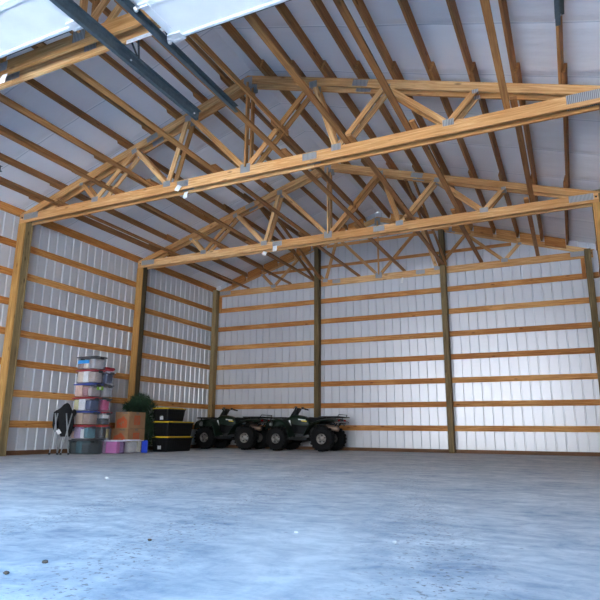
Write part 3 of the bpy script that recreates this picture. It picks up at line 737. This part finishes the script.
# artificial tree, folded up, standing behind the boxes
t = empty('artificial_tree', (-9.66, 11.19, 0)); tag(t, 'dark green artificial tree with bunched branches, behind the cardboard boxes', 'Christmas tree')
mb = MB(); mb.tube([(0, 0, .0), (0, 0, 1.3)], .022, 8); mb.build('trunk', M['bark'], t)
mb = MB()
for a in range(4): mb.beam((0, 0, .03), (.22 * math.cos(a * PI / 2 + .5), .22 * math.sin(a * PI / 2 + .5), .02), .03, .02)
mb.build('stand', M['black_steel'], t)
mb = MB(); rr = random.Random(5)
lobes = [((.02, .02, .68), .34, .34, .64), ((.08, -.36, 1.05), .20, .30, .13), ((.10, -.14, 1.18), .24, .28, .20), ((.20, .0, .45), .22, .20, .42), ((-.02, .32, .92), .26, .26, .34), ((.0, .25, .45), .22, .22, .40)]
for (c, rx, ry, rz) in lobes:
    for i in range(900):
        d = Vector((rr.gauss(0, 1), rr.gauss(0, 1), rr.gauss(0, 1))).normalized(); q = rr.uniform(.45, 1.0)
        p = Vector(c) + Vector((d.x * rx, d.y * ry, d.z * rz)) * q
        if p.z < .06 or p.x < -.24: continue
        wx, wy = p.x - 9.66, p.y + 11.19
        if wx > -9.80 and wy < 10.98 and p.z < .95: continue
        if wx > -9.43 and wy > 11.33 and p.z < 1.07: continue
        if wx < -9.96 and wy > 11.25: continue
        e = (d + Vector((rr.uniform(-.6, .6), rr.uniform(-.6, .6), rr.uniform(-.2, .7)))).normalized(); L = rr.uniform(.05, .10)
        a = e.cross(Vector((0, 0, 1))).normalized() * .007; cc = e.cross(a).normalized() * .007
        b = len(mb.v); mb.v += [p + a, p - a * .5 + cc, p - a * .5 - cc, p + e * L]
        for f in ((0, 1, 3), (1, 2, 3), (2, 0, 3), (2, 1, 0)): mb.face([b + k for k in f])
mb.blob((.02, .0, .62), .22, .18, .58, 14, 9, .3, 2.2); mb.blob((.08, -.18, 1.17), .17, .2, .14, 14, 9, .3, 2.2); mb.blob((.08, -.34, 1.05), .12, .2, .07, 14, 9, .3, 2.2)
fo = mb.build('needle_foliage', M['needles'], t)

# folded camp chair leaning by the left wall
t = empty('camp_chair', (-9.74, 8.95, 0), .78); tag(t, 'folded black camp chair with grey legs standing against the left wall', 'camp chair')
def lump(name, rows, seed, amp=.28):
    mb = MB(); loops = []
    for (cx, cy, z, rx, ry) in rows:
        lp = []
        for k in range(20):
            a = 2 * PI * k / 20; q = 1 + amp * mnoise.noise(Vector((math.cos(a) * 1.8 + seed, math.sin(a) * 1.8, z * 7)))
            lp.append((cx + rx * q * math.cos(a), cy + ry * q * math.sin(a), z))
        loops.append(lp)
    mb.loft(loops); return mb.build(name, M['fabric_black'], t)
lump('folded_seat', [(.03, 0, .36, .09, .07), (.03, 0, .44, .12, .11), (.02, 0, .56, .15, .12), (.0, 0, .68, .16, .12), (-.03, 0, .80, .17, .11), (-.03, 0, .90, .16, .10), (-.01, 0, .97, .10, .07), (.0, 0, 1.03, .06, .05), (.01, 0, 1.06, .015, .02)], 2., .14)
lump('arm_sleeve', [(.11, -.04, .50, .04, .05), (.12, -.04, .62, .06, .06), (.12, -.04, .76, .05, .06), (.15, -.03, .84, .05, .05), (.16, -.02, .90, .04, .04), (.16, -.02, .93, .015, .015)], 5., .15)
lump('arm_sleeve', [(-.17, -.02, .46, .03, .04), (-.18, -.03, .60, .06, .06), (-.18, -.02, .74, .06, .06), (-.19, -.02, .86, .05, .05), (-.17, -.02, .91, .02, .02)], 9.)
for x0, y0, x1, y1 in ((-.24, -.06, -.15, -.08), (-.08, -.14, -.20, -.10), (-.02, -.15, .13, -.11), (.13, -.13, .02, -.13), (-.10, .10, .05, .08), (.12, .10, -.05, .08)):
    mb = MB(); mb.tube([(x0, y0, .018), ((x0 + x1) / 2, (y0 + y1) / 2 - .01, .42), (x1, y1 - .03, .84)], .013, 8); lg = mb.build('leg', M['grey_tube'], t)
    mb = MB(); mb.lathe([(.002, 0), (.022, 0), (.02, .03), (.013, .035)], (x0, y0, 0), 'z', 10); mb.build('rubber_foot', M['seal'], lg)
mb = MB(); mb.beam((-.12, -.175, .50), (-.07, -.172, .42), .005, .07, up=(.6, 0, .8)); mb.build('white_tag', M['paper'], t)

# ------------------------------------------------------------------ quad bikes (x forward)
def arc_pts(cx, cz, r, a0, a1, n): return [(cx + r * math.cos(a0 + (a1 - a0) * i / n), cz + r * math.sin(a0 + (a1 - a0) * i / n)) for i in range(n + 1)]
def fender(mb, prof, y0, y1, th=.02, droop=.05):
    """curved sheet: profile (x,z) swept across from y0 to y1, outer edge drooping"""
    n = 5; loops = []
    for (x, z) in prof:
        top = []; bot = []
        for i in range(n + 1):
            f = i / n; y = y0 + (y1 - y0) * f; dz = -droop * f ** 3
            top.append((x, y, z + dz)); bot.append((x, y, z + dz - th))
        loops.append(top + bot[::-1])
    mb.loft(loops)
def make_quad():
    t = empty('quad_bike', (0, 0, 0))
    def wheel(x, y, r, w, steer=0.):
        s_ = 1 if y > 0 else -1
        mb = MB(); W = w / 2
        mb.lathe([(r * .42, -W * .8), (r * .56, -W), (r * .86, -W * .98), (r * .955, -W * .72), (r * .965, 0), (r * .955, W * .72), (r * .86, W * .98), (r * .62, W), (r * .42, W * .8), (r * .38, 0)], (0, 0, 0), 'y', 32, cap=False)
        n = 20
        for i in range(n):
            for row, yo in ((0, -.62), (.33, 0), (.66, .62)):
                a = 2 * PI * (i + row) / n; ca, sa = math.cos(a), math.sin(a)
                yy = yo * W
                mb.beam((ca * r * .94, yy, sa * r * .94), (ca * r * 1.0, yy, sa * r * 1.0), .05 if yo else .04, W * .46, up=(0, 1, 0))
                if yo: mb.beam((ca * r * .84, yo * W * 1.55, sa * r * .84), (ca * r * .965, yo * W * 1.45, sa * r * .965), .034, .03, up=(0, 1, 0))
        o = mb.build('wheel', M['tire'], t); 
        o.location = (x, y, r); o.rotation_euler = (0, 0, steer)
        mb = MB()
        mb.lathe([(r * .41, -W * .78), (r * .415, W * .78), (r * .39, W * .80), (r * .37, W * .45), (r * .33, W * .25), (r * .22, W * .30), (r * .20, W * .52), (r * .05, W * .55)] if s_ > 0 else [(r * .41, W * .78), (r * .415, -W * .78), (r * .39, -W * .80), (r * .37, -W * .45), (r * .33, -W * .25), (r * .22, -W * .30), (r * .20, -W * .52), (r * .05, -W * .55)], (0, 0, 0), 'y', 28, cap=True)
        rim = mb.build('rim', M['rim'], o)
        mb = MB()
        for i in range(5):
            a = 2 * PI * i / 5 + .3
            mb.lathe([(r * .055, -.012), (r * .055, .012)], (r * .27 * math.cos(a), s_ * (W * .30), r * .27 * math.sin(a)), 'y', 10)
        mb.build('rim_holes', M['black_steel'], rim)
    wb = .65
    wheel(wb, .43, .315, .22, 0); wheel(wb, -.43, .315, .22, 0); wheel(-wb, .42, .32, .26); wheel(-wb, -.42, .32, .26)
    # frame, axles, engine
    mb = MB()
    for s_ in (-1, 1):
        mb.tube([(.78, s_ * .13, .42), (.45, s_ * .17, .27), (-.35, s_ * .17, .27), (-.75, s_ * .14, .50), (-.95, s_ * .14, .72)], .02, 8)
        mb.tube([(.80, s_ * .13, .44), (.55, s_ * .13, .70), (-.1, s_ * .13, .66), (-.8, s_ * .13, .70)], .018, 8)
    for x in (.5, -.35): mb.tube([(x, -.17, .27), (x, .17, .27)], .018)
    mb.build('frame', M['black_steel'], t)
    for x in (wb, -wb):
        mb = MB(); mb.tube([(x, -.42, .305), (x, .42, .305)], .025); mb.blob((x, 0, .30), .11, .10, .11, 14, 8); mb.build('axle', M['engine'], t)
        for s_ in (-1, 1):
            mb = MB(); mb.tube([(x + .12, s_ * .12, .27), (x, s_ * .35, .27), (x - .12, s_ * .12, .27)], .014); mb.build('suspension_arm', M['black_steel'], t)
            mb = MB(); mb.tube([(x, s_ * .30, .31), (x - .03, s_ * .18, .66)], .022)
            for i in range(7):
                f = .2 + .1 * i; mb.lathe([(.030, -.008), (.042, 0), (.030, .008)], (x - .03 * f, s_ * (.30 - .12 * f), .31 + .35 * f), 'z', 10, cap=False)
            mb.build('shock_absorber', M['engine'], t)
    mb = MB(); mb.box(-.22, .25, -.15, .15, .26, .46); mb.blob((.08, 0, .52), .13, .13, .16, 14, 9, .05, 1, .6)
    for s_ in (-1, 1):
        mb.lathe([(.002, -.03), (.09, -.03), (.10, 0), (.09, .03), (.002, .03)], (-.08, s_ * .17, .38), 'y', 18); mb.lathe([(.002, -.02), (.06, -.02), (.06, .02), (.002, .02)], (.13, s_ * .17, .42), 'y', 14)
        for i in range(4): mb.box(-.05, .2, s_ * .13 - .01, s_ * .13 + .01, .47 + i * .03, .48 + i * .03)
    mb.build('engine', M['engine'], t, bevel=.01)
    # body: cowl and tank
    def sect(x, w, z0, z1, k=.55):
        return [(x, w * math.copysign(abs(math.cos(a)) ** k, math.cos(a)), (z0 + z1) / 2 + (z1 - z0) / 2 * math.copysign(abs(math.sin(a)) ** k, math.sin(a))) for a in [2 * PI * i / 20 for i in range(20)]]
    mb = MB(); mb.loft([sect(.62, .12, .66, .80), sect(.52, .17, .62, .86), sect(.44, .18, .60, .90), sect(.32, .19, .58, .945), sect(.16, .18, .56, .935), (sect(.02, .16, .56, .905)), sect(-.10, .135, .58, .85), sect(-.16, .10, .60, .78)]); body = mb.build('tank_cowl', M['green'], t)
    for s_ in (-1, 1):
        mb = MB()
        mb.prism([(.24, .845), (-.06, .815), (-.05, .785), (.10, .80), (.235, .815)], s_ * .173 - .003, s_ * .173 + .003); mb.build('side_decal', M['decal_white'], body)
        mb = MB(); mb.prism([(.09, .80), (-.08, .785), (-.09, .75), (.05, .765)], s_ * .170 - .003, s_ * .170 + .004); mb.build('side_decal', M['decal_yellow'], body)
        mb = MB(); mb.prism([(.40, .64), (.42, .80), (.38, .80), (.34, .62)], s_ * .215 - .004, s_ * .215 + .004); mb.build('vent_trim', M['decal_white'], body)
        mb = MB(); mb.loft([sect(.34, .03, .46, .70), sect(.1, .05, .44, .66), sect(-.2, .05, .44, .64), sect(-.36, .03, .46, .62)]); mb.tf(Matrix.Translation((0, s_ * .19, 0))); mb.build('side_panel', M['vinyl'], t)
    # front fender and nose
    for s_ in (-1, 1):
        mb = MB(); prof = [(.96, .60), (.955, .72), (.90, .80), (.79, .835), (.64, .845), (.50, .82), (.40, .74), (.33, .62), (.28, .48), (.25, .40)]
        fender(mb, prof, s_ * .10, s_ * .56); mb.build('front_fender', M['green'], t)
        mb = MB(); prof = [(-.16, .44), (-.20, .52), (-.27, .64), (-.36, .74), (-.50, .80), (-.68, .835), (-.86, .845), (-.97, .83), (-1.02, .80)]
        fender(mb, prof, s_ * .10, s_ * .58); mb.build('rear_fender', M['green'], t)
        mb = MB(); mb.box(-.24, .32, s_ * .20, s_ * .50, .30, .325)
        for i in range(6): mb.box(-.2 + i * .09, -.17 + i * .09, s_ * .24, s_ * .48, .325, .34)
        mb.box(-.24, .30, s_ * .50, s_ * .515, .29, .36); mb.build('footwell', M['vinyl'], t)
        mb = MB(); mb.lathe([(.002, .03), (.05, .028), (.062, .01), (.065, -.04)], (.945, s_ * .27, .70), 'x', 16); mb.build('headlight', M['clear_lens'], t)
    mb = MB(); mb.loft([sect(.98, .12, .52, .72), sect(.91, .22, .50, .80), sect(.78, .22, .58, .83), sect(.6, .16, .60, .83)]); mb.build('nose_panel', M['green'], t)
    # seat
    mb = MB(); mb.loft([sect(-.04, .09, .78, .87), sect(-.14, .13, .74, .885), sect(-.34, .155, .74, .87), sect(-.56, .17, .76, .895), sect(-.72, .16, .78, .90), sect(-.78, .13, .80, .88)]); mb.build('seat', M['vinyl'], t)
    # handlebar
    mb = MB(); mb.loft([rrect(.26, .46, -.10, .10, .04, .88), rrect(.25, .41, -.09, .09, .04, .97), rrect(.20, .34, -.11, .11, .04, 1.05), rrect(.18, .31, -.12, .12, .04, 1.10), rrect(.20, .28, -.09, .09, .03, 1.125)]); mb.build('steering_column', M['vinyl'], t)
    mb = MB(); mb.tube([(.13, -.42, 1.09), (.20, -.26, 1.13), (.25, -.10, 1.075), (.25, .10, 1.075), (.20, .26, 1.13), (.13, .42, 1.09)], .013, 8); hb = mb.build('handlebar', M['black_steel'], t)
    for s_ in (-1, 1):
        mb = MB(); mb.tube([(.125, s_ * .43, 1.088), (.17, s_ * .32, 1.11)], .019, 10); mb.build('grip', M['vinyl'], hb)
        mb = MB(); mb.tube([(.24, s_ * .24, 1.13), (.22, s_ * .36, 1.10), (.19, s_ * .42, 1.085)], .006, 6); mb.box(.18, .23, s_ * .22 - .03, s_ * .22 + .03, 1.10, 1.16); mb.build('brake_lever', M['engine'], hb)
    # racks
    def rack(name, xs, z, yw, rail=False):
        mb = MB()
        x0, x1 = xs
        mb.tube([(x0, -yw, z), (x1, -yw, z), (x1 + .001, yw, z), (x0, yw, z), (x0 - .001, -yw, z)], .017, 8)
        for i in range(1, 6):
            y = -yw + 2 * yw * i / 6; mb.tube([(x0, y, z), (x1, y, z)], .013, 6)
        for f in (.3, .7): mb.tube([(x0 + (x1 - x0) * f, -yw, z - .004), (x0 + (x1 - x0) * f, yw, z - .004)], .008, 6)
        for y in (-yw * .6, yw * .6):
            for x in (x0 * .75 + x1 * .25, x1 * .75 + x0 * .25): mb.tube([(x, y, z), (x, y, z - .09)], .009, 6)
        if rail: mb.tube([(x0 + .06, -yw * .8, z), (x0 + .02, -yw * .75, z + .06), (x0 + .01, yw * .75, z + .06), (x0 + .05, yw * .8, z)], .010, 8)
        mb.build(name, M['black_steel'], t)
    rack('front_rack', (.46, .95), .858, .42); rack('rear_rack', (-1.08, -.56), .878, .44, True)
    # bumpers, lamps, exhaust, hitch
    mb = MB()
    for s_ in (-1, 1): mb.tube([(.80, s_ * .13, .40), (.99, s_ * .16, .46), (1.03, s_ * .18, .66), (.96, s_ * .2, .85)], .016, 8)
    mb.tube([(1.03, -.18, .64), (1.03, .18, .64)], .014); mb.tube([(1.0, -.16, .48), (1.0, .16, .48)], .014); mb.build('front_bumper', M['black_steel'], t)
    mb = MB(); mb.tube([(-.90, -.30, .74), (-1.0, -.28, .66), (-1.05, -.2, .72), (-1.05, .2, .72), (-1.0, .28, .66), (-.90, .30, .74)], .013); mb.build('rear_bumper', M['black_steel'], t)
    for s_ in (-1, 1):
        mb = MB(); mb.box(-1.045, -1.02, s_ * .22 - .05, s_ * .22 + .05, .765, .815); mb.build('tail_light', M['red_lens'], t, bevel=.006)
    mb = MB(); mb.lathe([(.01, -.20), (.05, -.19), (.062, -.15), (.062, .13), (.045, .17), (.02, .18)], (0, 0, 0), 'x', 16); mb.tf(Matrix.Translation((-.84, .24, .60)) @ Matrix.Rotation(-.22, 4, 'Y')); mb.build('muffler', M['exhaust'], t)
    mb = MB(); mb.tube([(-.66, .24, .57), (-.40, .20, .52), (-.05, .16, .50)], .02); mb.build('exhaust_pipe', M['exhaust'], t)
    return t
q = make_quad()
q.location = (-8.86, 14.25, 0); q.rotation_euler = (0, 0, PI + .03)
tag(q, 'dark green quad bike in the back left corner, beside the black totes', 'quad bike', 'dark green quad bikes')
q2 = copy_tree(q); q2.location = (-6.56, 14.25, 0); q2.rotation_euler = (0, 0, PI + .02)
tag(q2, 'dark green quad bike in front of the back wall post, right of the other quad', 'quad bike', 'dark green quad bikes')
for ch in q2.children:
    if ch.name.startswith('wheel') and ch.location.x > 0: ch.rotation_euler.z = -.12

# a few crumbs of dry mud and a scrap of paper on the slab
rr = random.Random(11)
for i, (x, y, r, lab) in enumerate([(-1.96, 1.77, .011, 'largest dark clod of dirt on the floor at lower left'), (-1.94, 1.58, .010, 'flat dark clod of dirt by the left frame edge on the floor'), (-1.90, 2.33, .009, 'small brown clod on the floor amid the left dirt track'), (-.83, 2.83, .010, 'small pale pebble on the floor near bottom centre'), (-4.60, 4.87, .022, 'white scrap lying on the floor at left, mid distance'), (-1.37, 2.86, .009, 'pale speck of stone on the floor at centre')]):
    mb = MB(); mb.blob((0, 0, r * .5), r * 1.3, r, r * .6, 10, 7, .5, i * 2.1); o = mb.build('dirt_clod' if i < 3 else 'pebble', cmat((.10, .07, .05) if i < 3 else (.65, .62, .58), .9)); o.location = (x, y, 0)
    tag(o, lab, 'dirt' if i < 3 else 'pebble')

# ------------------------------------------------------------------ light
w = bpy.data.worlds.new('sky'); sc.world = w; w.use_nodes = True
nt = w.node_tree; bg = nt.nodes['Background']
tc = nt.nodes.new('ShaderNodeTexCoord'); sp = nt.nodes.new('ShaderNodeSeparateXYZ'); nt.links.new(tc.outputs['Generated'], sp.inputs[0])
c = ramp(nt, sp.outputs[2], [(.0, (.50, .48, .46)), (.10, (.66, .67, .68)), (.22, (.70, .78, .88)), (.42, (.08, .32, .64)), (.75, (.0, .17, .45))])
nt.links.new(c, bg.inputs[0]); bg.inputs[1].default_value = 3.8
sl = bpy.data.lights.new('sun', 'SUN'); sl.energy = 28.; sl.angle = .02; sl.color = (1, .97, .93)
so = bpy.data.objects.new('sun', sl); COL.objects.link(so)
so.rotation_euler = Vector((.25, -.75, -1)).to_track_quat('-Z', 'Y').to_euler()

# ------------------------------------------------------------------ camera
f, yaw, pit, rol, h = 565.82, -.4437, .2269, .0079, .5235
r0 = Vector((math.cos(yaw), -math.sin(yaw), 0)); f0 = Vector((math.sin(yaw), math.cos(yaw), 0)); u0 = Vector((0, 0, 1))
fw = f0 * math.cos(pit) + u0 * math.sin(pit); up = u0 * math.cos(pit) - f0 * math.sin(pit)
rt = r0 * math.cos(rol) + up * math.sin(rol); uu = up * math.cos(rol) - r0 * math.sin(rol)
cd = bpy.data.cameras.new('camera'); cam = bpy.data.objects.new('camera', cd); COL.objects.link(cam)
cd.sensor_width = 36; cd.lens = f / 600 * 36; cd.clip_start = .02; cd.clip_end = 300
cam.matrix_world = Matrix(((rt.x, uu.x, -fw.x, 0), (rt.y, uu.y, -fw.y, 0), (rt.z, uu.z, -fw.z, h), (0, 0, 0, 1)))
sc.camera = cam
sc.view_settings.view_transform = 'Standard'; sc.view_settings.look = 'None'
sc.view_settings.exposure = 1.92; sc.view_settings.gamma = 1.; sc.view_settings.use_curve_mapping = False
try:
    sc.cycles.use_denoising = True; sc.cycles.max_bounces = 16; sc.cycles.diffuse_bounces = 12; sc.cycles.transparent_max_bounces = 24
except Exception: pass
